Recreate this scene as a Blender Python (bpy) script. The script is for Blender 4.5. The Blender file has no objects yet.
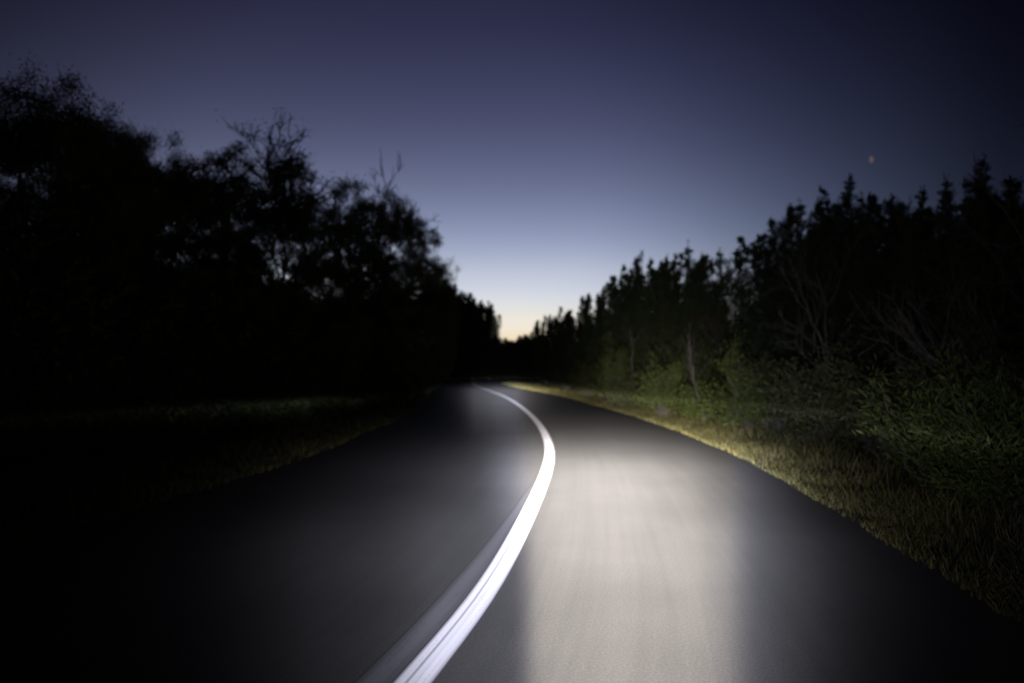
import bpy, math
import numpy as np

R = math.radians
sc = bpy.context.scene
COL = sc.collection

# ------------------------------------------------------------------ camera
CAM_H = 1.4
F_PX = 683.0
cd = bpy.data.cameras.new('camera')
cd.sensor_width = 36.0
cd.lens = 24.0
cd.clip_start = 0.05
cd.clip_end = 3000.0
cd.dof.use_dof = True
cd.dof.focus_distance = 3.9
cd.dof.aperture_fstop = 1.0
cam = bpy.data.objects.new('camera', cd)
COL.objects.link(cam)
cam.location = (0, 0, CAM_H)
cam.rotation_euler = (R(92.39), 0, 0)
sc.camera = cam

# ------------------------------------------------------------------ exposure
sc.view_settings.view_transform = 'Standard'
sc.view_settings.look = 'None'
sc.view_settings.gamma = 1.0
sc.view_settings.use_curve_mapping = False
EXPO = 7.25                      # a long dusk exposure
sc.view_settings.exposure = EXPO
EX = 2.0 ** EXPO

# ------------------------------------------------------------------ dusk sky (sun already below the horizon)
world = bpy.data.worlds.new('World')
sc.world = world
world.use_nodes = True
nt = world.node_tree
bg = nt.nodes['Background']
sky = nt.nodes.new('ShaderNodeTexSky')
sky.sky_type = 'NISHITA'
sky.sun_disc = False
sky.sun_elevation = R(-6.7)
sky.sun_rotation = R(0.0)
sky.air_density = 1.0
sky.dust_density = 1.0
sky.ozone_density = 1.0
# purplish dusk: the upper sky loses green and red, the band over the horizon stays warm
tcz = nt.nodes.new('ShaderNodeTexCoord')
sepz = nt.nodes.new('ShaderNodeSeparateXYZ')
nt.links.new(tcz.outputs['Generated'], sepz.inputs[0])
elt = nt.nodes.new('ShaderNodeValToRGB')
ce = elt.color_ramp.elements
ce[0].position = .0; ce[0].color = (.52, 1.03, 4.3, 1)
ce[1].position = .70; ce[1].color = (.50, .44, .80, 1)
for z, c in ((.05, (.72, .905, 1.72)), (.08, (.88, .90, 1.25)), (.145, (1.12, .99, 1.17)), (.27, (1.02, .85, 1.05)), (.39, (.80, .67, 1.0)), (.46, (.64, .55, .95))):
    q = ce.new(z); q.color = (*c, 1)
nt.links.new(sepz.outputs['Z'], elt.inputs[0])
tint = nt.nodes.new('ShaderNodeMixRGB')
tint.blend_type = 'MULTIPLY'
tint.inputs[0].default_value = 1.0
nt.links.new(sky.outputs[0], tint.inputs[1])
nt.links.new(elt.outputs[0], tint.inputs[2])
# the sky darkens away from the afterglow
tc = nt.nodes.new('ShaderNodeTexCoord')
dot = nt.nodes.new('ShaderNodeVectorMath')
dot.operation = 'DOT_PRODUCT'
g = np.array([(405 - 512) / F_PX, 1.0, 170 / F_PX]); g /= np.linalg.norm(g)
dot.inputs[1].default_value = tuple(g)
nt.links.new(tc.outputs['Generated'], dot.inputs[0])
acs = nt.nodes.new('ShaderNodeMath'); acs.operation = 'ARCCOSINE'
nt.links.new(dot.outputs['Value'], acs.inputs[0])
mr = nt.nodes.new('ShaderNodeMapRange')
mr.inputs['From Min'].default_value = 0.0
mr.inputs['From Max'].default_value = R(60)
nt.links.new(acs.outputs[0], mr.inputs['Value'])
rmp = nt.nodes.new('ShaderNodeValToRGB')
rmp.color_ramp.interpolation = 'B_SPLINE'
els = rmp.color_ramp.elements
els[0].position = 14 / 60; els[0].color = (1, 1, 1, 1)
els[1].position = 1.0; els[1].color = (.05, .05, .05, 1)
for deg, v in ((18, (.93, .94, .96)), (23, (.72, .74, .77)), (28, (.49, .52, .565)), (33, (.32, .35, .405)), (39, (.16, .18, .215)), (44, (.06, .07, .1))):
    e = els.new(deg / 60); e.color = (*v, 1)
nt.links.new(mr.outputs[0], rmp.inputs[0])
mul = nt.nodes.new('ShaderNodeMixRGB')
mul.blend_type = 'MULTIPLY'
mul.inputs[0].default_value = 1.0
nt.links.new(tint.outputs[0], mul.inputs[1])
nt.links.new(rmp.outputs[0], mul.inputs[2])
nt.links.new(mul.outputs[0], bg.inputs[0])
bg.inputs[1].default_value = 0.185


# ------------------------------------------------------------------ the headlamp of the vehicle the picture is taken from
HEAD = 9.4                       # the vehicle's heading, degrees right of the camera
LAMP_H = 0.9


def headlamp():
    ld = bpy.data.lights.new('headlamp', 'SPOT')
    ld.spot_size = R(175)
    ld.spot_blend = 0.0
    ld.shadow_soft_size = 0.05
    ld.energy = 4 * math.pi * math.pi
    ld.color = (1, 1, 1)
    ld.use_nodes = True
    t = ld.node_tree
    N, L = t.nodes, t.links
    em = N['Emission']
    co = N.new('ShaderNodeTexCoord')
    sep = N.new('ShaderNodeSeparateXYZ')
    L.new(co.outputs['Normal'], sep.inputs[0])

    def math_n(op, a, b=None):
        n = N.new('ShaderNodeMath'); n.operation = op
        for i, v in enumerate((a, b)):
            if v is None: continue
            if isinstance(v, (int, float)): n.inputs[i].default_value = v
            else: L.new(v, n.inputs[i])
        return n.outputs[0]

    sx = math_n('MULTIPLY', sep.outputs['X'], LAMP_SIGN)
    sy = math_n('MULTIPLY', sep.outputs['Y'], LAMP_SIGN)
    sz = math_n('MULTIPLY', sep.outputs['Z'], -LAMP_SIGN)
    az = math_n('DEGREES', math_n('ARCTAN2', sx, sz))
    el = math_n('DEGREES', math_n('ARCSINE', sy))

    def curve(x, pts, lo, hi):
        """log10 profile through pts"""
        n = N.new('ShaderNodeMapRange')
        n.inputs['From Min'].default_value = lo
        n.inputs['From Max'].default_value = hi
        L.new(x, n.inputs['Value'])
        r = N.new('ShaderNodeValToRGB')
        r.color_ramp.interpolation = 'LINEAR'
        e = r.color_ramp.elements
        pts = sorted(pts)
        norm = lambda v: (v + 5.0) / 10.0
        for k, (p, v) in enumerate(pts):
            q = e[k] if k < 2 else e.new((p - lo) / (hi - lo))
            if k < 2: q.position = (p - lo) / (hi - lo) if k == 0 else 1.0
        # set again in order, now that all stops exist
        for k, (p, v) in enumerate(pts):
            pass
        while len(e) > 1: e.remove(e[0])
        e[0].position = (pts[0][0] - lo) / (hi - lo); w = norm(pts[0][1]); e[0].color = (w, w, w, 1)
        for p, v in pts[1:]:
            q = e.new((p - lo) / (hi - lo)); w = norm(v); q.color = (w, w, w, 1)
        L.new(n.outputs[0], r.inputs[0])
        return math_n('MULTIPLY', math_n('SUBTRACT', r.outputs[0], 0.5), 10.0)

    sh = lambda pts: [(a - HEAD, v) for a, v in pts]
    azn = curve(az, sh(AZ_NEAR), -70, 60)
    azf = curve(az, sh(AZ_FAR), -70, 60)
    eln = curve(el, EL_NEAR, -45, 30)
    elf = curve(el, EL_FAR, -45, 30)
    azm = curve(az, sh(AZ_MID), -70, 60)
    elm = curve(el, EL_MID, -45, 30)
    lobes = math_n('ADD', math_n('POWER', 10.0, math_n('ADD', azn, eln)), math_n('POWER', 10.0, math_n('ADD', azf, elf)))
    lobes = math_n('ADD', lobes, math_n('POWER', 10.0, math_n('ADD', azm, elm)))
    azs = curve(az, sh(AZ_SIDE), -70, 60)
    els_ = curve(el, EL_SIDE, -45, 30)
    lobes = math_n('ADD', lobes, math_n('POWER', 10.0, math_n('ADD', azs, els_)))
    gain = LAMP_GAIN / (LAMP_H * 0.05 / math.pi) / EX
    L.new(math_n('MULTIPLY', lobes, gain), em.inputs['Strength'])
    # the core of the beam is warm, its scattered edge cooler, as in an LED headlamp
    fac = N.new('ShaderNodeMapRange')
    fac.inputs['From Min'].default_value = -.7
    fac.inputs['From Max'].default_value = -.05
    L.new(azn, fac.inputs['Value'])
    mc = N.new('ShaderNodeMixRGB')
    mc.inputs[1].default_value = (.93, .93, 1.1, 1)
    mc.inputs[2].default_value = (1.0, .925, .87, 1)
    L.new(fac.outputs[0], mc.inputs[0])
    L.new(mc.outputs[0], em.inputs['Color'])
    o = bpy.data.objects.new('headlamp', ld)
    COL.objects.link(o)
    o.location = (0.02, 0.12, LAMP_H)
    o.rotation_euler = (R(90), 0, R(-HEAD))
    return o


LAMP_SIGN = 1.0
LAMP_GAIN = 0.375
AZ_NEAR = [(-50, -4.4), (-38, -3.7), (-30, -3.1), (-22, -2.1), (-17, -1.55), (-11, -1.18), (-7, -.87), (-3, -.76), (0, -.66), (1.8, -.1), (4, -.03), (9, 0), (15, -.03), (17.5, -.19), (19.7, -.66), (24, -1.25), (28, -1.95), (33, -2.75), (60, -4.5)]
AZ_MID = [(-50, -5), (-30, -3.9), (-22, -3.0), (-17, -2.4), (-11, -1.8), (-7, -1.42), (-3, -.98), (-1, -.55), (1, -.18), (3.5, -.03), (8, 0), (11, -.05), (14.5, -.22), (18, -.62), (21.5, -1.3), (25, -2.15), (30, -3.0), (40, -3.4), (60, -4.8)]
AZ_FAR = [(-50, -5), (-30, -4), (-17, -3.0), (-9, -4), (-6, -2.0), (-3.3, -.35), (-1, 0), (.4, -.03), (1.8, -.5), (4, -1.2), (7, -1.7), (12, -2.2), (20, -2.8), (40, -4), (60, -5)]
AZ_SIDE = [(-50, -5), (-30, -4.6), (-15, -3.9), (-5, -3.1), (0, -1.7), (4, -.9), (8, -.35), (12, -.38), (16, -.55), (20, -1.05), (25, -1.35), (32, -1.8), (40, -2.5), (60, -3.5)]
# the near and the middle part of the beam share one smooth vertical profile and cross over near -8 degrees
EL_ALL = [(-40, 0.0), (-25, .42), (-16.4, .99), (-12, 1.46), (-9.5, 1.84), (-8, 2.09), (-7, 2.26), (-6.2, 2.4), (-5.4, 2.52), (-4.7, 2.5), (-4, 2.36), (-3.3, 2.12), (-2.5, 1.8), (-1.8, 1.3), (-1, -.5), (20, -3)]
_e = np.array([-40, -25, -16.4, -14, -12, -10.5, -9.5, -8.7, -8, -7.3, -6.6, -6, -5.4, -4.7, -4, -3.3, -2.5, -1.8, -1, 20.0])
_t = np.interp(_e, [p[0] for p in EL_ALL], [p[1] for p in EL_ALL])
_w = 1 / (1 + np.exp(-(_e + 8.0) / .75))
EL_NEAR = [(float(x), float(max(-4.9, y))) for x, y in zip(_e, _t + np.log10(1 - _w + 1e-9))]
EL_MID = [(float(x), float(max(-4.9, y))) for x, y in zip(_e, _t + np.log10(_w + 1e-9))]
EL_FAR = [(-40, -3), (-12, -2), (-7.5, -.6), (-5, .7), (-3.8, 1.4), (-2.7, 2.25), (-1.6, 3.15), (-.95, 3.65), (-.6, 2.6), (-.4, 1.6), (.2, .8), (1.5, .5), (5, 0), (12, -.5), (25, -1)]
EL_SIDE = [(-40, -1.3), (-20, -.6), (-8, .6), (-4, 1.2), (-1.5, 1.6), (.5, 1.65), (2.5, 1.5), (5, 1.2), (10, .7), (20, -.2), (30, -1)]
headlamp()


# ------------------------------------------------------------------ helpers
def prop(o, label=None, cat=None, group=None, kind=None):
    if label: o['label'] = label
    if cat: o['category'] = cat
    if group: o['group'] = group
    if kind: o['kind'] = kind
    return o


class Geo:
    """Collects vertices, quads and triangles for ONE mesh object."""
    def __init__(self):
        self.v, self.q, self.t, self.n = [], [], [], 0
        self.uv = None

    def add(self, v, q=None, t=None):
        v = np.asarray(v, float).reshape(-1, 3)
        if q is not None and len(q): self.q.append(np.asarray(q, int) + self.n)
        if t is not None and len(t): self.t.append(np.asarray(t, int) + self.n)
        self.v.append(v); self.n += len(v)

    def build(self, name, mat, parent=None, smooth=False, uv=None):
        me = bpy.data.meshes.new(name)
        V = np.concatenate(self.v)
        Q = np.concatenate(self.q) if self.q else np.zeros((0, 4), int)
        T = np.concatenate(self.t) if self.t else np.zeros((0, 3), int)
        me.vertices.add(len(V))
        me.vertices.foreach_set('co', V.astype(np.float32).ravel())
        loops = np.concatenate([Q.ravel(), T.ravel()]).astype(np.int32)
        me.loops.add(len(loops))
        me.loops.foreach_set('vertex_index', loops)
        tot = np.concatenate([np.full(len(Q), 4), np.full(len(T), 3)]).astype(np.int32)
        me.polygons.add(len(tot))
        me.polygons.foreach_set('loop_start', np.concatenate([[0], np.cumsum(tot)[:-1]]).astype(np.int32))
        me.polygons.foreach_set('use_smooth', np.full(len(tot), smooth))
        if uv is not None:
            l = me.uv_layers.new(name='UVMap')
            l.data.foreach_set('uv', np.asarray(uv, np.float32)[loops].ravel())
        me.update(calc_edges=True)
        me.validate()
        me.materials.append(mat)
        o = bpy.data.objects.new(name, me)
        COL.objects.link(o)
        if parent is not None: o.parent = parent
        return o


def empty(name, loc, rz=0.0):
    o = bpy.data.objects.new(name, None)
    o.empty_display_size = 0.3
    COL.objects.link(o)
    o.location = loc
    o.rotation_euler = (0, 0, rz)
    return o


def unit(a):
    return a / np.maximum(np.linalg.norm(a, axis=-1, keepdims=True), 1e-9)


def tube(geo, pts, rad, sides=6):
    pts = np.asarray(pts, float); rad = np.asarray(rad, float)
    tan = unit(np.gradient(pts, axis=0))
    ref = np.array([0.31, 0.87, 0.12]) if abs(tan[0][2]) > .8 else np.array([0.1, 0.05, 1.0])
    a = unit(np.cross(tan, ref)); b = np.cross(tan, a)
    ang = np.linspace(0, 2 * math.pi, sides, endpoint=False)
    ring = pts[:, None] + rad[:, None, None] * (np.cos(ang)[None, :, None] * a[:, None] + np.sin(ang)[None, :, None] * b[:, None])
    n = len(pts)
    i = np.arange(n - 1)[:, None] * sides; j = np.arange(sides)[None]; j2 = (j + 1) % sides
    q = np.stack([i + j, i + j2, i + sides + j2, i + sides + j], -1).reshape(-1, 4)
    geo.add(ring.reshape(-1, 3), q)
    tip = np.arange(sides - 2)[:, None]
    geo.t.append(np.concatenate([np.zeros_like(tip), tip + 1, tip + 2], 1) + geo.n - sides)


def leaves(geo, c, d, ln, wd, rng):
    """diamond leaves at c along d"""
    c = np.asarray(c); d = unit(np.asarray(d)); n = len(c)
    s = unit(np.cross(d, rng.normal(size=(n, 3))))
    up = np.cross(s, d)
    ln = np.broadcast_to(ln, (n,))[:, None]; wd = np.broadcast_to(wd, (n,))[:, None]
    bend = rng.uniform(-.15, .15, (n, 1)) * ln
    v = np.stack([c, c + d * ln * .5 + s * wd * .5 + up * bend, c + d * ln, c + d * ln * .5 - s * wd * .5 + up * bend], 1)
    k = np.arange(n)[:, None] * 4
    geo.add(v.reshape(-1, 3), np.concatenate([k, k + 1, k + 2, k + 3], 1))


def curved(a, b, rng, n=5, wob=.06, sag=0.0):
    a = np.asarray(a, float); b = np.asarray(b, float)
    t = np.linspace(0, 1, n)[:, None]
    L = np.linalg.norm(b - a)
    off = rng.normal(size=(n, 3)) * wob * L
    off[0] = 0; off[-1] = 0
    p = a + (b - a) * t + off
    p[:, 2] += sag * L * np.sin(np.linspace(0, math.pi, n))
    return p


# ------------------------------------------------------------------ materials
def new_mat(name):
    m = bpy.data.materials.new(name); m.use_nodes = True
    return m, m.node_tree.nodes, m.node_tree.links, m.node_tree.nodes['Principled BSDF']


def noise_node(N, L, scale, detail=4, rough=.6, vec=None):
    n = N.new('ShaderNodeTexNoise')
    n.inputs['Scale'].default_value = scale
    n.inputs['Detail'].default_value = detail
    n.inputs['Roughness'].default_value = rough
    if vec is not None: L.new(vec, n.inputs['Vector'])
    return n


def ramp_node(N, L, fac, stops):
    r = N.new('ShaderNodeValToRGB')
    e = r.color_ramp.elements
    while len(e) > 1: e.remove(e[0])
    e[0].position = stops[0][0]; e[0].color = (*stops[0][1], 1)
    for p, c in stops[1:]:
        q = e.new(p); q.color = (*c, 1)
    L.new(fac, r.inputs[0])
    return r


def leaf_mat(name, stops, rough=.65, spec=.25):
    m, N, L, P = new_mat(name)
    g = N.new('ShaderNodeNewGeometry')
    o = N.new('ShaderNodeTexCoord')
    n = noise_node(N, L, 1.3, 3, .6, o.outputs['Object'])
    mx = N.new('ShaderNodeMix'); mx.data_type = 'FLOAT'
    mx.inputs[0].default_value = .5
    L.new(g.outputs['Random Per Island'], mx.inputs[2]); L.new(n.outputs['Fac'], mx.inputs[3])
    r = ramp_node(N, L, mx.outputs[0], stops)
    L.new(r.outputs[0], P.inputs['Base Color'])
    P.inputs['Roughness'].default_value = rough
    P.inputs['Specular IOR Level'].default_value = spec
    return m


def bark_mat(name, a, b):
    m, N, L, P = new_mat(name)
    o = N.new('ShaderNodeTexCoord')
    mp = N.new('ShaderNodeMapping'); mp.inputs['Scale'].default_value = (9, 9, 1.6)
    L.new(o.outputs['Object'], mp.inputs['Vector'])
    n = noise_node(N, L, 2.2, 6, .7, mp.outputs[0])
    r = ramp_node(N, L, n.outputs['Fac'], [(.3, a), (.7, b)])
    L.new(r.outputs[0], P.inputs['Base Color'])
    P.inputs['Roughness'].default_value = .9
    bp = N.new('ShaderNodeBump'); bp.inputs['Strength'].default_value = .6; bp.inputs['Distance'].default_value = .02
    L.new(n.outputs['Fac'], bp.inputs['Height']); L.new(bp.outputs[0], P.inputs['Normal'])
    return m


def asphalt_mat():
    m, N, L, P = new_mat('asphalt')
    uv = N.new('ShaderNodeUVMap')                    # u across, v along, in metres
    o = N.new('ShaderNodeTexCoord')
    # lengthwise wear in the wheel tracks
    mp = N.new('ShaderNodeMapping'); mp.inputs['Scale'].default_value = (5.5, .09, 1)
    L.new(uv.outputs[0], mp.inputs['Vector'])
    streak = noise_node(N, L, 2.0, 5, .62, mp.outputs[0])
    patch = noise_node(N, L, .55, 4, .6, o.outputs['Object'])
    grain = noise_node(N, L, 70.0, 3, .7, o.outputs['Object'])
    r1 = ramp_node(N, L, streak.outputs['Fac'], [(.25, (.045, .045, .0455)), (.75, (.056, .055, .054))])
    r2 = ramp_node(N, L, patch.outputs['Fac'], [(.3, (.86, .86, .86)), (.7, (1.1, 1.1, 1.1))])
    r3 = ramp_node(N, L, grain.outputs['Fac'], [(.32, (.7, .7, .7)), (.55, (1.0, 1.0, 1.0)), (.74, (1.38, 1.36, 1.33))])
    a = N.new('ShaderNodeMixRGB'); a.blend_type = 'MULTIPLY'; a.inputs[0].default_value = 1
    b = N.new('ShaderNodeMixRGB'); b.blend_type = 'MULTIPLY'; b.inputs[0].default_value = .8
    L.new(r1.outputs[0], a.inputs[1]); L.new(r2.outputs[0], a.inputs[2])
    L.new(a.outputs[0], b.inputs[1]); L.new(r3.outputs[0], b.inputs[2])
    L.new(b.outputs[0], P.inputs['Base Color'])
    P.inputs['Roughness'].default_value = .85
    P.inputs['Specular IOR Level'].default_value = .25
    bp = N.new('ShaderNodeBump'); bp.inputs['Strength'].default_value = .25; bp.inputs['Distance'].default_value = .004
    L.new(grain.outputs['Fac'], bp.inputs['Height']); L.new(bp.outputs[0], P.inputs['Normal'])
    return m


STRIPE_END = 35.0


def paint_mat(name, col, wear, seam):
    m, N, L, P = new_mat(name)
    uv = N.new('ShaderNodeUVMap')                    # u 0..1 across the stripe, v metres along
    mp = N.new('ShaderNodeMapping'); mp.inputs['Scale'].default_value = (5, .35, 1)
    L.new(uv.outputs[0], mp.inputs['Vector'])
    n = noise_node(N, L, 1.6, 4, .6, mp.outputs[0])
    o = N.new('ShaderNodeTexCoord')
    fine = noise_node(N, L, 60, 3, .7, o.outputs['Object'])
    mx = N.new('ShaderNodeMix'); mx.data_type = 'FLOAT'; mx.inputs[0].default_value = .35
    L.new(n.outputs['Fac'], mx.inputs[2]); L.new(fine.outputs['Fac'], mx.inputs[3])
    r = ramp_node(N, L, mx.outputs[0], [(.3, wear), (.48, col), (1, col)])
    out = r.outputs[0]
    if seam:
        sp = N.new('ShaderNodeSeparateXYZ'); L.new(uv.outputs[0], sp.inputs[0])
        s = ramp_node(N, L, sp.outputs[0], [(0, (.12, .12, .125)), (.07, (.5, .5, .52)), (.13, (.95, .95, .95)), (.28, (1, 1, 1)), (.355, (.42, .42, .46)), (.43, (1, 1, 1)), (.58, (.86, .86, .88)), (.64, (1, 1, 1)), (.84, (.9, .9, .92)), (.94, (.55, .55, .57)), (1, (.14, .14, .145))])
        k = N.new('ShaderNodeMixRGB'); k.blend_type = 'MULTIPLY'; k.inputs[0].default_value = 1
        L.new(out, k.inputs[1]); L.new(s.outputs[0], k.inputs[2]); out = k.outputs[0]
    if not seam:                                     # grey stripe: blends into asphalt colour along its edges and towards its end
        sp = N.new('ShaderNodeSeparateXYZ'); L.new(uv.outputs[0], sp.inputs[0])
        s = ramp_node(N, L, sp.outputs[0], [(0, (0, 0, 0)), (.3, (1, 1, 1)), (.65, (1, 1, 1)), (1, (.3, .3, .3))])
        f = N.new('ShaderNodeMapRange'); f.inputs['From Min'].default_value = STRIPE_END; f.inputs['From Max'].default_value = STRIPE_END - 4.5
        L.new(sp.outputs[1], f.inputs['Value'])
        q = N.new('ShaderNodeMath'); q.operation = 'MULTIPLY'
        L.new(s.outputs[0], q.inputs[0]); L.new(f.outputs[0], q.inputs[1])
        k = N.new('ShaderNodeMixRGB'); k.inputs[1].default_value = (.05, .0495, .049, 1)
        L.new(q.outputs[0], k.inputs[0]); L.new(out, k.inputs[2]); out = k.outputs[0]
    L.new(out, P.inputs['Base Color'])
    P.inputs['Roughness'].default_value = .6
    return m


def soil_mat():
    m, N, L, P = new_mat('soil')
    o = N.new('ShaderNodeTexCoord')
    n = noise_node(N, L, 1.1, 8, .65, o.outputs['Object'])
    f = noise_node(N, L, 24, 5, .7, o.outputs['Object'])
    mx = N.new('ShaderNodeMix'); mx.data_type = 'FLOAT'; mx.inputs[0].default_value = .5
    L.new(n.outputs['Fac'], mx.inputs[2]); L.new(f.outputs['Fac'], mx.inputs[3])
    r = ramp_node(N, L, mx.outputs[0], [(.32, (.03, .026, .018)), (.5, (.07, .06, .04)), (.68, (.115, .098, .06))])
    L.new(r.outputs[0], P.inputs['Base Color'])
    P.inputs['Roughness'].default_value = .95
    bp = N.new('ShaderNodeBump'); bp.inputs['Strength'].default_value = .7; bp.inputs['Distance'].default_value = .05
    L.new(f.outputs['Fac'], bp.inputs['Height']); L.new(bp.outputs[0], P.inputs['Normal'])
    return m


M_ASPHALT = asphalt_mat()
M_LINE = paint_mat('white_paint', (.80, .80, .84), (.55, .55, .58), True)
M_STRIPE = paint_mat('grey_stripe', (.115, .115, .125), (.05, .05, .052), False)
M_SOIL = soil_mat()
M_OAK = leaf_mat('oak_leaves', [(.2, (.03, .042, .016)), (.5, (.05, .066, .024)), (.8, (.085, .1, .036))])
M_JUN = leaf_mat('juniper_leaves', [(.2, (.026, .042, .02)), (.5, (.044, .062, .028)), (.8, (.07, .088, .04))])
M_DRYLEAF = leaf_mat('dry_leaves', [(.2, (.06, .05, .025)), (.8, (.12, .1, .05))])
M_SHRUB = leaf_mat('shrub_leaves', [(.2, (.02, .032, .007)), (.5, (.038, .052, .011)), (.8, (.075, .086, .02))], .6, .2)
M_GREYSHRUB = leaf_mat('grey_shrub_leaves', [(.2, (.02, .026, .009)), (.8, (.05, .056, .02))])
M_BARK = bark_mat('bark', (.035, .03, .026), (.095, .085, .076))
M_PALEBARK = bark_mat('pale_bark', (.05, .047, .043), (.12, .113, .105))
M_GRASS = leaf_mat('grass_blades', [(.15, (.013, .018, .006)), (.4, (.033, .033, .011)), (.65, (.066, .058, .018)), (.9, (.1, .082, .034))], .7, .2)

# ------------------------------------------------------------------ the road: centre line through real ground points (x, y)
CENTRE = np.array([(-5.6, -26), (-3.9, -14), (-2.35, -6.5), (-1.42, -2.0), (-1.0, .2), (-.49, 3.05), (-.245, 3.8), (.08, 6.1), (.352, 8.3), (.65, 11.7), (.67, 18.9), (-.26, 34.5), (-3.3, 62), (-4.1, 74),
                   (-2.7, 83.5), (2.5, 92), (11, 97), (24, 99), (42, 97), (70, 90), (120, 74)])


def catmull(P, step):
    P = np.vstack([2 * P[0] - P[1], P, 2 * P[-1] - P[-2]])
    out = []
    for i in range(1, len(P) - 2):
        p0, p1, p2, p3 = P[i - 1:i + 3]
        d = [max(np.linalg.norm(b - a), 1e-6) ** .5 for a, b in ((p0, p1), (p1, p2), (p2, p3))]
        t0 = 0; t1 = d[0]; t2 = t1 + d[1]; t3 = t2 + d[2]
        n = max(3, int(np.linalg.norm(p2 - p1) / step))
        t = np.linspace(t1, t2, n, endpoint=False)[:, None]
        A1 = (t1 - t) / (t1 - t0) * p0 + (t - t0) / (t1 - t0) * p1
        A2 = (t2 - t) / (t2 - t1) * p1 + (t - t1) / (t2 - t1) * p2
        A3 = (t3 - t) / (t3 - t2) * p2 + (t - t2) / (t3 - t2) * p3
        B1 = (t2 - t) / (t2 - t0) * A1 + (t - t0) / (t2 - t0) * A2
        B2 = (t3 - t) / (t3 - t1) * A2 + (t - t1) / (t3 - t1) * A3
        out.append((t2 - t) / (t2 - t1) * B1 + (t - t1) / (t2 - t1) * B2)
    out.append(P[-2][None])
    return np.vstack(out)


C = catmull(CENTRE, .35)
for _ in range(14):
    C[1:-1] = .25 * C[:-2] + .5 * C[1:-1] + .25 * C[2:]
TAN = unit(np.gradient(C, axis=0))
for _ in range(20):
    TAN[1:-1] = .25 * TAN[:-2] + .5 * TAN[1:-1] + .25 * TAN[2:]
TAN = unit(TAN)
NRM = np.stack([TAN[:, 1], -TAN[:, 0]], 1)          # towards the right
S = np.concatenate([[0], np.cumsum(np.linalg.norm(np.diff(C, axis=0), axis=1))])
WL, WR = 3.95, 3.08
rs = np.random.default_rng(3)


def wobble(n, amp, k):
    x = rs.normal(size=n)
    ker = np.hanning(k); ker /= ker.sum()
    x = np.convolve(x, ker, 'same'); return amp * x / (x.std() + 1e-9)


EDGE_R = WR + wobble(len(C), .03, 45) + wobble(len(C), .008, 5)
EDGE_L = WL + wobble(len(C), .05, 25) + wobble(len(C), .025, 5)


def strip(name, offs, z, mat, uvs):
    """sheet along the centre line; offs = list of offsets to the right (arrays or numbers)"""
    geo = Geo(); n = len(C); k = len(offs)
    V = np.zeros((n, k, 3)); UV = np.zeros((n, k, 2))
    for j, o in enumerate(offs):
        o = np.broadcast_to(o, (n,))
        V[:, j, :2] = C + NRM * o[:, None]
        V[:, j, 2] = z[j] if isinstance(z, (list, tuple)) else z
        UV[:, j, 0] = uvs[j] if uvs is not None else o
        UV[:, j, 1] = S
    i = np.arange(n - 1)[:, None] * k + np.arange(k - 1)[None]
    geo.add(V.reshape(-1, 3), np.stack([i, i + 1, i + k + 1, i + k], -1).reshape(-1, 4))
    return geo.build(name, mat, smooth=True, uv=UV.reshape(-1, 2))


# ground sheet out to the horizon
geo = Geo()
gx = np.concatenate([-np.geomspace(1500, 20, 16), np.linspace(-18, 18, 19), np.geomspace(20, 1500, 16)])
gy = np.concatenate([-np.geomspace(1500, 40, 12), np.linspace(-36, 130, 60), np.geomspace(140, 1500, 14)])
X, Y = np.meshgrid(gx, gy)
n1, n2 = len(gy), len(gx)
i = np.arange(n1 - 1)[:, None] * n2 + np.arange(n2 - 1)[None]
geo.add(np.stack([X, Y, np.full_like(X, -.03)], -1).reshape(-1, 3), np.stack([i, i + 1, i + n2 + 1, i + n2], -1).reshape(-1, 4))
prop(geo.build('ground', M_SOIL, smooth=True), 'dark soil and leaf litter under the trees', 'ground', kind='structure')

prop(strip('road', [-EDGE_L - .25, -EDGE_L, -2, -.6, 0, .6, 1.6, 2.4, EDGE_R, EDGE_R + .25], [-.04, 0, 0, 0, 0, 0, 0, 0, 0, -.04], M_ASPHALT, None),
     'winding two lane asphalt road', 'road', kind='structure')
prop(strip('road_marking', [-.088, -.028, .028, .088], .004, M_LINE, [0, .341, .659, 1]), 'white centre line snaking along the road', 'road marking', kind='structure')


def short_strip(name, o0, o1, y0, y1, z, mat):
    k = np.where((C[:, 1] > y0) & (C[:, 1] < y1) & (S < 60))[0]
    geo = Geo(); V = []; UV = []
    for q, i in enumerate(k):
        tp = min(1.0, (y1 - C[i, 1]) / 5.0)
        for o, u in ((o1 + (o0 - o1) * tp, 0), (o1 + (o0 - o1) * tp / 2, .5), (o1, 1)):
            V.append((*(C[i] + NRM[i] * o), z)); UV.append((u, S[i]))
    n = np.arange(len(k) - 1)[:, None] * 3 + np.arange(2)[None]
    geo.add(V, np.stack([n, n + 1, n + 4, n + 3], -1).reshape(-1, 4))
    return geo.build(name, mat, smooth=True, uv=np.array(UV))


prop(short_strip('grey_road_stripe', -.25, -.085, -20, 9.5, .004, M_STRIPE), 'faint grey stripe running beside the white centre line', 'road marking', kind='structure')  # low-contrast grey band left of the white line, tapering out ahead


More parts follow.
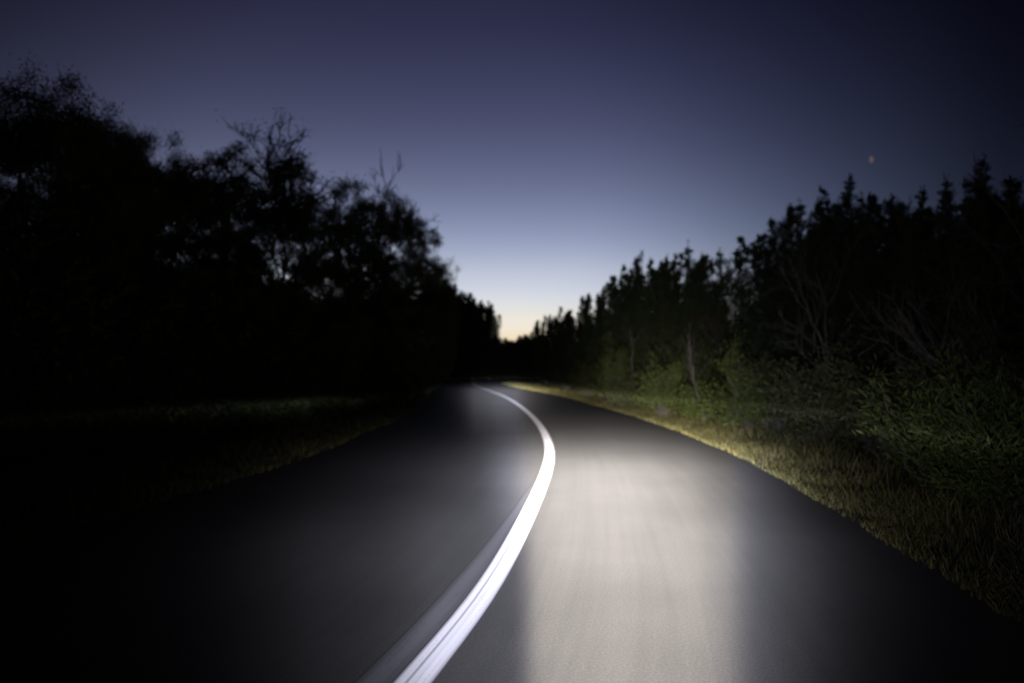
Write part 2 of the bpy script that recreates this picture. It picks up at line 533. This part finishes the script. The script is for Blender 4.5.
# ------------------------------------------------------------------ plants
def crown_points(rng, n, h, r, zb, shell=.55):
    """points in an uneven ellipsoid crown between zb and h"""
    p = unit(rng.normal(size=(n * 2, 3)))
    rad = rng.uniform(shell, 1, (n * 2, 1)) ** .8
    lump = 1 + .18 * np.sin(p[:, :1] * 5 + rng.uniform(0, 6)) + .14 * np.sin(p[:, 1:2] * 6 + p[:, 2:] * 4 + rng.uniform(0, 6))
    p = p * rad * lump
    q = np.empty_like(p)
    q[:, :2] = p[:, :2] * r
    q[:, 2] = (zb + h) / 2 + p[:, 2] * (h - zb) / 2
    return q[q[:, 2] < h][:n]


def oak(loc, h, r, seed, label, group, zb=.22, clumps=75, per=130, name='oak_tree', leaf=M_OAK, bark=M_BARK, ls=(.06, .12), csize=.42, bare=0.0, lean=(0, 0)):
    rng = np.random.default_rng(seed)
    root = prop(empty(name, (loc[0], loc[1], -.03), 0), label, 'tree', group)
    wood, crown = Geo(), Geo()
    top = np.array([rng.normal() * .2 * r + lean[0], rng.normal() * .2 * r + lean[1], h * .86])
    tp = curved((0, 0, -.12), top, rng, 9, .025)
    r0 = .03 * h * rng.uniform(.55, .8)
    tube(wood, tp, np.linspace(1, .12, 9) ** 1.1 * r0 * np.concatenate([[1.35], np.ones(8)]), 8)
    P = crown_points(rng, clumps, h - .4, r, h * zb)
    P[:, 0] += lean[0] * .6; P[:, 1] += lean[1] * .6
    # limbs: main ones to a few far clumps, the other clumps hang on the limb nearest to them
    order = rng.permutation(len(P))
    nodes = [tp[k] for k in range(2, 9)]
    for idx, k in enumerate(order):
        p = P[k]
        A = np.array(nodes)
        cost = np.linalg.norm(A - p, axis=1) + 1.2 * np.maximum(0, A[:, 2] - p[2] + .2)
        a = A[np.argmin(cost)]
        c = curved(a, p, rng, 6, .05, .06)
        L = np.linalg.norm(p - a)
        base = min(r0 * .5, .012 + .018 * L) if idx < 14 else .008 + .01 * L
        tube(wood, c, np.linspace(base, .006, 6), 5 if idx < 14 else 4)
        nodes += [c[2], c[4]]
    for k, p in enumerate(P):
        out = unit(p - np.array([0, 0, h * .45]))
        # thin twigs that stick out of the clump
        for _ in range(3):
            e = p + unit(out + rng.normal(size=3) * .7) * rng.uniform(.3, .6) * csize * 2
            tube(wood, curved(p, e, rng, 4, .06), np.linspace(.008, .003, 4), 3)
        if rng.random() < bare: continue
        n = int(4.6 * per * rng.uniform(.5, 1.4))
        sub = rng.normal(size=(7, 3)) * csize * .7 * np.array([1, 1, .6])
        c = p + sub[rng.integers(0, 7, n)] + rng.normal(size=(n, 3)) * csize * .24
        d = unit(out + rng.normal(size=(n, 3)) * .9)
        leaves(crown, c, d, rng.uniform(*ls, n), rng.uniform(.25, .42, n) * rng.uniform(*ls, n), rng)
    wood.build('trunk', bark, root, True)
    if crown.n: crown.build('crown', leaf, root)
    return root


def juniper(loc, h, r, seed, label, group, spires=10, dens=1.0, name='juniper_tree', spike=.5, low=.1, width=.5, tipl=1.7, big=1.0):
    """upright juniper: many narrow leaf spires rising from a spreading base"""
    rng = np.random.default_rng(seed)
    root = prop(empty(name, (loc[0], loc[1], -.03), 0), label, 'tree', group)
    wood, crown = Geo(), Geo()
    r0 = .022 * h + .02
    lead = curved((0, 0, -.12), (rng.normal() * .1 * r, rng.normal() * .1 * r, h * .93), rng, 9, .015)
    tube(wood, lead, np.linspace(r0, .012, 9), 8)
    tips = [(lead[-1][0], lead[-1][1], h)]
    for k in range(spires - 1):
        a = k * 2.4 + rng.uniform(-.4, .4); q = rng.uniform(.25, 1) ** .6
        tips.append((r * q * math.cos(a), r * q * math.sin(a), h * (1 - spike * q * rng.uniform(.35, 1.0))))
    for k, (tx, ty, tz) in enumerate(tips):
        zb = max(.35, tz * rng.uniform(low, low + .18))
        foot = lead[min(8, int(zb / h * 6))]
        mid = np.array([foot[0] * .4 + tx * .6, foot[1] * .4 + ty * .6, foot[2] * .5 + (zb + (tz - zb) * .25) * .5])
        pts = np.vstack([curved(foot, mid, rng, 4, .04), curved(mid, (tx, ty, tz), rng, 6, .03)[1:]])
        tube(wood, pts, np.linspace(.035 if k else .03, .005, len(pts)), 5)
        ln = tz - zb
        n = int(1000 * dens * ln * (.5 + width))
        t = 1 - rng.uniform(0, 1, n) ** .75 * 1.0
        # sprays grouped on side branchlets, so that sky shows between them
        nb = max(8, int(ln * 26)); bt = np.sort(rng.uniform(0, 1, nb)); ba = rng.uniform(0, 6.28, nb); bl = rng.uniform(.45, 1.25, nb)
        w = rng.integers(0, nb, n)
        t = bt[w]
        ax = np.stack([np.interp(t, np.linspace(0, 1, len(pts)), pts[:, j]) for j in range(3)], 1)
        ax[:, 2] = np.maximum(ax[:, 2], .25)
        rad = width * np.clip(((1 - t) * ln / tipl) ** .85 + .05, .05, 1) * (bl[w] * .6 + .4) * np.clip(.35 + 2.2 * t, 0, 1)
        f = rng.uniform(0, 1, n) ** .7
        hz = np.stack([np.cos(ba[w]), np.sin(ba[w]), np.zeros(n)], 1)
        c = ax + hz * (rad * f)[:, None] + np.stack([np.zeros(n), np.zeros(n), rad * f * .75], 1) + rng.normal(size=(n, 3)) * .055 * (.5 + rad[:, None])
        d = hz * .55 + np.array([0, 0, .75]) + rng.normal(size=(n, 3)) * .4
        leaves(crown, c, d, big * rng.uniform(.05, .14, n), big * rng.uniform(.015, .035, n), rng)
        top = 46
        tt = rng.uniform(-.75, .12, top)
        leaves(crown, np.array([tx, ty, tz]) + np.stack([rng.normal(size=top) * .03, rng.normal(size=top) * .03, tt], 1), np.array([0, 0, 1.]) + rng.normal(size=(top, 3)) * .25, rng.uniform(.08, .18, top), .022, rng)
    wood.build('trunk', M_BARK, root, True)
    crown.build('crown', M_JUN, root)
    return root


def bare_tree(loc, h, seed, label, group, lean=(0, 0), depth=5, bark=M_BARK, name='bare_tree', spread=.55, leafy=0, r0=None, first=.3, thin=.006):
    rng = np.random.default_rng(seed)
    root = prop(empty(name, (loc[0], loc[1], -.03), 0), label, 'tree', group)
    wood, crown = Geo(), Geo()
    ends = []

    def grow(p, d, L, rad, k):
        n = 5
        pts = [p]; dd = d.copy()
        for _ in range(n):
            dd = unit(dd + rng.normal(size=3) * .13 + np.array([0, 0, .05]))
            pts.append(pts[-1] + dd * L / n)
        pts = np.array(pts)
        tube(wood, pts, np.linspace(rad, max(thin * .6, rad * .62), n + 1), 7 if k > 3 else 4)
        if k == 0:
            ends.append(pts[-1]); return
        m = 3 if k > 1 else 4
        for j in range(m):
            at = pts[-1] if j == 0 else pts[rng.integers(2, n + 1)]
            nd = unit(dd + rng.normal(size=3) * spread * (0.5 if j == 0 else 1.3))
            grow(at, nd, L * rng.uniform(.55, .85), max(thin, rad * (.62 if j == 0 else .48)), k - 1)

    d0 = unit(np.array([lean[0], lean[1], h]))
    grow(np.array([0, 0, -.12]), d0, h * first, r0 or .014 * h, depth)
    zmax = max(v[:, 2].max() for v in wood.v)
    allv = np.concatenate(wood.v); hi = allv[allv[:, 2] > zmax * .75].mean(0)      # the head stands over the foot, moved by the lean
    want = np.array([lean[0], lean[1]]) * .6
    sh = np.array([want[0] - hi[0], want[1] - hi[1]]) / hi[2]
    fit = lambda v: np.stack([v[:, 0] + sh[0] * v[:, 2], v[:, 1] + sh[1] * v[:, 2], v[:, 2] * h / zmax], 1)
    wood.v = [fit(v) for v in wood.v]
    wood.build('trunk', bark, root, True)
    if leafy:
        E = fit(np.array(ends))
        E = E[rng.integers(0, len(E), leafy)] + rng.normal(size=(leafy, 3)) * .12
        leaves(crown, E, rng.normal(size=(leafy, 3)), rng.uniform(.06, .13, leafy), .04, rng)
        crown.build('crown', M_DRYLEAF, root)
    return root


def shrub(loc, h, r, seed, label, group, n=3500, ls=(.06, .13), leaf=M_SHRUB, stems=26, name='shrub', ratio=.42, up=.5):
    rng = np.random.default_rng(seed)
    root = prop(empty(name, (loc[0], loc[1], -.03), 0), label, 'shrub', group)
    wood, crown = Geo(), Geo()
    C0, D0 = [], []
    for k in range(stems):
        a = rng.uniform(0, 6.28); q = rng.uniform(.1, 1) ** .6
        hz = h * (1 - .45 * q ** 2) * rng.choice([rng.uniform(.35, .8), rng.uniform(.8, 1.2)])
        e = np.array([r * q * math.cos(a), r * q * math.sin(a), hz])
        p = curved((rng.normal() * .08 * r, rng.normal() * .08 * r, -.06), e, rng, 8, .035, .08)
        tube(wood, p, np.linspace(.014, .004, 8), 4)
        m = int(n / stems)
        t = rng.uniform(.18, 1.0, m) ** .7
        c = np.stack([np.interp(t, np.linspace(0, 1, 8), p[:, j]) for j in range(3)], 1)
        c += rng.normal(size=(m, 3)) * .085 * r * (.6 + .6 * t[:, None])
        c[:, 2] = np.maximum(c[:, 2], .05)
        C0.append(c); D0.append(unit(e)[None] * up + rng.normal(size=(m, 3)) * .6)
    C0 = np.concatenate(C0); D0 = np.concatenate(D0); m = len(C0)
    ln = rng.uniform(*ls, m)
    leaves(crown, C0, D0, ln, ln * ratio * rng.uniform(.7, 1.2, m), rng)
    wood.build('stem', M_BARK, root, True)
    crown.build('foliage', leaf, root)
    return root


H0 = 370.0


def at(px, d):
    """ground point d metres out, in the direction of picture column px"""
    return ((px - 512) / F_PX * d, d)


def hgt(y, d):
    return CAM_H + (H0 - y) / F_PX * d


GL = 'dark trees along the left side of the road'
GR = 'junipers along the right side of the road'
GF = 'far trees beyond the bend'
GS = 'shrubs on the right verge'
GU = 'low trees filling the left understory'

# ---- left side, near to far
LEFT = [
    (14, 52, 12.5, 1.9, 11, 'tall dense dark oak cut by the left edge of the photo'),
    (84, 76, 14.5, 1.4, 12, 'dark oak with a ragged top just right of the leftmost tall oak'),
    (128, 114, 16.5, 1.5, 13, 'oak on the slope of the left skyline, third treetop from the left edge'),
    (168, 130, 18.5, 1.75, 14, 'oak with a thin airy crown left of the small window of sky'),
]
for px, y, d, r, sd, lab in LEFT:
    oak(at(px, d), hgt(y, d), r, sd, lab, GL, zb=.12, clumps=180 if d < 13 else 125, per=300 if d < 13 else 240 if d < 17 else 190, ls=(.035, .075) if d < 17 else (.05, .1))
oak(at(222, 20.5), hgt(126, 20.5), 1.15, 15, 'narrow oak with a tufted top right of the small window of sky', GL, zb=.3, clumps=60, per=150)
bare_tree(at(276, 22), hgt(106, 22), 16, 'tallest sparse twiggy tree rising above the left oaks', GL, depth=6, leafy=2200, spread=.42, first=.27, name='twiggy_tree', thin=.014)
oak(at(285, 21.5), hgt(144, 21.5), 1.8, 17, 'dense oak under the tall sparse twiggy tree', GL, zb=.12, clumps=130, per=130)
oak(at(345, 24), hgt(158, 24), 2.0, 18, 'dense oak under the bare arching branches', GL, zb=.14, clumps=140, per=130)
bare_tree(at(340, 25), hgt(148, 25), 19, 'leafless tree whose bare branches arch right above the left oaks', GL, lean=(1.6, 0), depth=6, spread=.36, first=.3, thin=.014)
oak(at(388, 27.5), hgt(182, 27.5), 1.9, 20, 'oak with many sky gaps in its crown right of the bare arching branches', GL, zb=.16, clumps=115, per=135)
oak(at(413, 32), hgt(224, 32), 1.7, 21, 'oak reaching farthest out towards the road on the left skyline', GL, zb=.16, clumps=105, per=140, lean=(.5, 0))
juniper(at(424, 40), hgt(268, 40), 1.9, 22, 'dark juniper stepping down behind the last left oak', GL, spires=20, dens=.8, width=.7, spike=.3, low=.03, big=1.5)
juniper(at(430, 52), hgt(276, 52), 2.2, 23, 'pointed juniper between the last left oak and the far airy trees', GL, spires=20, dens=.6, width=.8, spike=.3, low=.03, big=1.9)

# ---- left understory: low trees that close the wood below the skyline
for k, (px, d, h, r, lab) in enumerate([
    (-40, 10.5, 3.6, 1.9, 'low bushy tree at the very left edge under the tallest oak'),
    (70, 12.5, 3.9, 1.9, 'low bushy tree beneath the two leftmost oaks'),
    (160, 15, 4.1, 1.9, 'low bushy tree beneath the oak left of the sky window'),
    (235, 17.5, 4.2, 2.0, 'low bushy tree beneath the narrow tufted oak'),
    (300, 20, 4.0, 2.0, 'low bushy tree beneath the sparse twiggy tree'),
    (352, 24, 4.2, 2.0, 'low bushy tree beneath the bare arching branches'),
    (374, 30, 4.6, 2.1, 'low bushy tree beneath the gappy oak by the left bend'),
    (398, 38, 4.6, 2.2, 'low bushy tree at the foot of the left junipers'),
    (414, 52, 5.2, 2.4, 'low bushy tree farthest along the left verge'),
]):
    oak(at(px, d), h, r, 40 + k, lab, GU, zb=.02, clumps=75, per=110, name='low_tree', csize=.42, ls=(.12, .24))

# ---- far trees beyond the bend
FAR = [(440, 84, 281, 2.8, 'far juniper left of the glow, first of those beyond the bend'),
       (456, 90, 285, 2.8, 'far dense juniper second from the left beyond the bend'),
       (473, 97, 294, 2.8, 'far tall juniper just left of the airy tree by the glow')]
for k, (px, d, y, r, lab) in enumerate(FAR):
    juniper(at(px, d), hgt(y, d), r, 60 + k, lab, GF, spires=24, dens=.5, width=.9, spike=.3, low=.03, tipl=3, big=2.6)
juniper(at(489, 100), hgt(302, 100), 1.7, 64, 'far airy tree standing against the yellow glow', GF, spires=14, dens=.3, width=.8, spike=.35, low=.1, tipl=3, big=2.2)
for k, (px, y, d, lab) in enumerate([(496, 336, 108, 'low far tree at the left foot of the yellow glow'), (508, 341, 110, 'low far tree in the middle under the yellow glow'),
                                     (521, 337, 110, 'low far tree with a small peak right of the glow centre'), (533, 333, 107, 'low far tree where the glow meets the right junipers'),
                                     (461, 330, 104, 'low far tree in front of the tall far junipers'), (480, 334, 105, 'low far tree beneath the airy tree by the glow')]):
    juniper(at(px, d), hgt(y, d), 2.2, 70 + k, lab, GF, spires=14, dens=.5, width=1.0, spike=.25, low=0, tipl=1.6, big=2.6)

# ---- right side, far to near
RIGHT = [
    (546, 316, 74, 1.7, 11, 'smallest pointed juniper beside the glow on the right skyline'),
    (562, 308, 67, 1.6, 11, 'pointed juniper second from the glow on the right skyline'),
    (580, 306, 61, 1.6, 11, 'pointed juniper third from the glow with twin tips'),
    (601, 288, 54, 1.8, 12, 'juniper with thin frayed spires left of the group of spired tops'),
    (624, 264, 47, 1.7, 12, 'juniper with a slim leading spire at the left of the spired group'),
    (644, 251, 42, 1.7, 13, 'juniper with the second tallest spire in the spired group'),
    (666, 256, 38, 1.6, 12, 'juniper between the two tallest spires of the right middle'),
    (687, 243, 35, 1.5, 13, 'juniper carrying the tallest spire left of the dip in the skyline'),
    (706, 268, 33, 1.3, 9, 'shorter juniper at the dip in the right skyline'),
    (766, 232, 27, 1.7, 12, 'bushy juniper rising right of the dip in the skyline'),
    (790, 208, 25, 1.7, 13, 'juniper with stepped tips on the left flank of the big right group'),
    (824, 188, 22.5, 1.6, 13, 'juniper with a broad pointed top below and left of the star'),
    (863, 175, 20.5, 1.5, 13, 'tall juniper standing directly under the red star'),
    (896, 202, 19, 1.5, 12, 'flat topped juniper just right of the one under the star'),
    (930, 190, 17.5, .9, 6, 'slim juniper with a rounded tip between two taller ones'),
    (976, 160, 15, 1.25, 11, 'tall conical juniper near the right edge of the photo'),
    (1020, 180, 13.5, 1.3, 11, 'juniper cut by the right edge of the photo'),
]
for k, (px, y, d, r, sp, lab) in enumerate(RIGHT):
    juniper(at(px, d), hgt(y, d), r, 100 + k, lab, GR, spires=int(sp * 1.6), dens=.6 if d > 45 else .75 if d > 30 else .9, width=.58, spike=.27, low=.03, tipl=2.3 if d > 32 else 1.6, big=1.7 if d > 45 else 1.25 if d > 30 else 1.0)
bare_tree(at(735, 30), hgt(252, 30), 130, 'thin leafless tree filling the dip in the right skyline', 'bare trees on the right side', depth=6, leafy=1500, spread=.35, first=.3, thin=.016)
bare_tree(at(706, 17.5), 2.7, 131, 'slim pale bare sapling behind the brightest roadside grass', 'bare trees on the right side', lean=(-.7, 0), depth=2, bark=M_PALEBARK, spread=.22, first=.45, r0=.02, name='bare_sapling')
bare_tree(at(640, 25), 3.6, 132, 'pale bare sapling behind the green shrubs in the middle right', 'bare trees on the right side', lean=(-.5, 0), depth=2, bark=M_PALEBARK, spread=.22, first=.45, r0=.02, name='bare_sapling')
bare_tree(at(850, 13), 4.2, 133, 'leaning bare tree with grey limbs below the flat topped juniper', 'bare trees on the right side', lean=(-.9, .3), depth=4, bark=M_BARK, spread=.4, first=.4, r0=.06)
bare_tree(at(1010, 9.5), 3.0, 134, 'low bare tree with grey sideways limbs near the right edge', 'bare trees on the right side', lean=(-1.6, .4), depth=4, bark=M_BARK, spread=.4, first=.4, r0=.06)
bare_tree(at(1230, 8.0), 5.6, 135, 'bare tree reaching thin branches into the top right corner', 'bare trees on the right side', lean=(-2.0, .2), depth=5, spread=.5, first=.3)

# ---- shrubs on the right verge
SH = [
    (566, 48, 2.2, 1.5, M_GREYSHRUB, 'dim grey shrub farthest along the right verge'),
    (588, 35, 1.8, 1.2, M_GREYSHRUB, 'grey shrub left of the green shrubs on the right verge'),
    (612, 28.5, 2.7, 1.1, M_SHRUB, 'tall green shrub leftmost of the green ones on the right verge'),
    (634, 24.5, 1.3, 1.0, M_GREYSHRUB, 'low grey shrub between two green shrubs on the right verge'),
    (663, 20.0, 1.7, .95, M_SHRUB, 'rounded yellow green shrub brightest on the right verge'),
    (700, 18.0, 1.15, .7, M_SHRUB, 'small green shrub by the slim pale sapling'),
    (690, 22.5, 2.6, 1.4, M_GREYSHRUB, 'grey twiggy thicket behind the brightest green shrub'),
    (742, 15.5, 2.1, .9, M_SHRUB, 'upright green shrub right of the slim pale sapling'),
    (775, 15.5, 1.8, 1.2, M_GREYSHRUB, 'dark thicket behind the right verge grass'),
    (820, 12.5, 1.7, 1.1, M_GREYSHRUB, 'dark shrub left of the large leafy shrub'),
    (940, 7.6, 1.5, .85, M_SHRUB, 'leafy green shrub with long leaves near the right edge'),
    (1015, 6.6, 1.45, .85, M_SHRUB, 'large leafy shrub cut by the right edge of the photo'),
    (1000, 9.5, 2.4, 1.3, M_GREYSHRUB, 'tall dark thicket behind the large leafy shrub at the right edge'),
    (880, 11.5, 2.0, 1.2, M_GREYSHRUB, 'dark thicket behind the leafy shrub with long leaves'),
]
for k, (px, d, h, r, m, lab) in enumerate(SH):
    near = d < 9
    shrub(at(px, d), h, r, 200 + k, lab, GS, n=7000 if near else 5200, ls=(.05, .12) if near else (.06, .12), leaf=m, ratio=.26 if near else .36, up=.9 if near else .6, stems=34)

# ---- grass along both edges
geo = Geo(); rng = np.random.default_rng(7)
for side, edge, count, wide in ((1, EDGE_R, 60000, 2.6), (-1, EDGE_L, 26000, 2.2)):
    dist = np.abs(S - S[np.argmin(np.abs(C[:, 1]) + (S > 60) * 99)])
    wgt = np.where((C[:, 1] > -5) & (C[:, 1] < 72), 1 / (1 + np.maximum(C[:, 1], 0) / 9.0), 0) * np.gradient(S)
    k = rng.choice(len(C), count, p=wgt / wgt.sum())
    off = rng.exponential(.55, count) - .1; off = np.where(off > wide, rng.uniform(0, wide, count), off)
    keep = np.sin(S[k] * 1.3 + off * 3.1) + np.sin(S[k] * 3.7 - off * 5) + rng.normal(size=count) * .8
    k, off = k[keep > -.9], off[keep > -.9]; count = len(k)
    clump = .5 + .5 * np.sin(S[k] * 2.1 + 3 * np.sin(S[k] * .7)) * np.sin(off * 5 + S[k])
    p = C[k] + NRM[k] * (side * (edge[k] + .02 + off))[:, None] + TAN[k] * rng.uniform(-.2, .2, (count, 1))
    b = np.stack([p[:, 0], p[:, 1], np.full(count, -.03)], 1)
    hh = rng.uniform(.06, .15, count) * (1 + 1.6 * np.clip(off / 1.0, 0, 1)) * (.6 + .8 * clump)
    hh *= np.where(C[k, 1] > 24, .75, 1)
    far = np.clip(C[k, 1] / 25, 1, 3)
    w = rng.uniform(.004, .009, count) * far
    a = rng.uniform(0, 6.28, count)
    s = np.stack([np.cos(a), np.sin(a), np.zeros(count)], 1)
    ln = rng.normal(size=(count, 2)) * .32
    l3 = np.stack([ln[:, 0], ln[:, 1], np.zeros(count)], 1)
    m = b + (l3 * .35 + np.array([0, 0, .6])) * hh[:, None]
    t = b + (l3 + np.array([0, 0, 1.])) * hh[:, None]
    v = np.stack([b - s * w[:, None], b + s * w[:, None], m + s * w[:, None] * .8, m - s * w[:, None] * .8, t], 1)
    j = np.arange(count)[:, None] * 5
    geo.add(v.reshape(-1, 3), np.concatenate([j, j + 1, j + 2, j + 3], 1), np.concatenate([j + 3, j + 2, j + 4], 1))
prop(geo.build('grass', M_GRASS), 'dry yellow and green grass along the road edges', 'grass', kind='stuff')


# ---- the wood behind the first rows of trees
def woods(name, pts, seed, label, per=42):
    rng = np.random.default_rng(seed); geo = Geo()
    for x, y, h, r in pts:
        tube(geo, [(x, y, -.1), (x + rng.normal() * .2, y, h * .8)], [.12, .03], 5)
        for p in crown_points(rng, 26, h, r, .1):
            n = per
            c = np.array([x, y, 0]) + p + rng.normal(size=(n, 3)) * .5
            c[:, 2] = np.maximum(c[:, 2], .1)
            leaves(geo, c, rng.normal(size=(n, 3)) + np.array([0, 0, .6]), rng.uniform(.25, .5, n), rng.uniform(.1, .2, n), rng)
    return prop(geo.build(name, M_JUN), label, 'woods', kind='stuff')


rng = np.random.default_rng(21)
pl = []
for y in np.arange(7, 112, 3.4):
    xr = -10.5 if y < 40 else -11.5
    for j in range(3):
        pl.append((xr - 2.0 - j * 4.2 + rng.normal() * .7 - .12 * max(0, 30 - y), y + rng.normal() * .8, rng.uniform(4.2, 6.0), rng.uniform(1.8, 2.5)))
woods('woods', pl, 31, 'dark wood behind the left row of trees')
pr = []
for y in np.arange(9, 84, 3.4):
    for j in range(3):
        pr.append((max(9.5, 11.5 - .02 * y) + j * 4.2 + rng.normal() * .7 + .06 * max(0, 30 - y), y + rng.normal() * .8, rng.uniform(3.8, 5.2), rng.uniform(1.8, 2.4)))
woods('woods', pr, 32, 'dark wood behind the right row of junipers')
pf = []
for x in np.arange(-46, 60, 3.6):
    for j in range(2):
        yy = 112 - .0016 * x * x
        pf.append((x + rng.normal() * .6, yy + j * 4 + rng.normal(), rng.uniform(5.3, 6.1), rng.uniform(2.4, 3.0)))
woods('woods', pf, 33, 'far dark wood closing the end of the road', 130)

# ---- a reddish star above the right treetops
m, N, L, P = new_mat('star_light')
em = N.new('ShaderNodeEmission')
em.inputs[0].default_value = (1.0, .7, .78, 1)
em.inputs[1].default_value = .115 / EX
L.new(em.outputs[0], N['Material Output'].inputs[0])
geo = Geo()
th = np.linspace(0, math.pi, 9); ph = np.linspace(0, 2 * math.pi, 13)[:-1]
v = np.array([(math.sin(a) * math.cos(b), math.sin(a) * math.sin(b), math.cos(a)) for a in th for b in ph]) * 1.9
i = np.arange(8)[:, None] * 12; j = np.arange(12)[None]; j2 = (j + 1) % 12
geo.add(v * np.array([.8, .8, 1.5]), np.stack([i + j, i + 12 + j, i + 12 + j2, i + j2], -1).reshape(-1, 4))
o = prop(geo.build('star', m, smooth=True), 'faint reddish star low in the dusk sky above the right treetops', 'star')
o.location = ((876 - 512) / F_PX * 600, 600, hgt(157, 600))
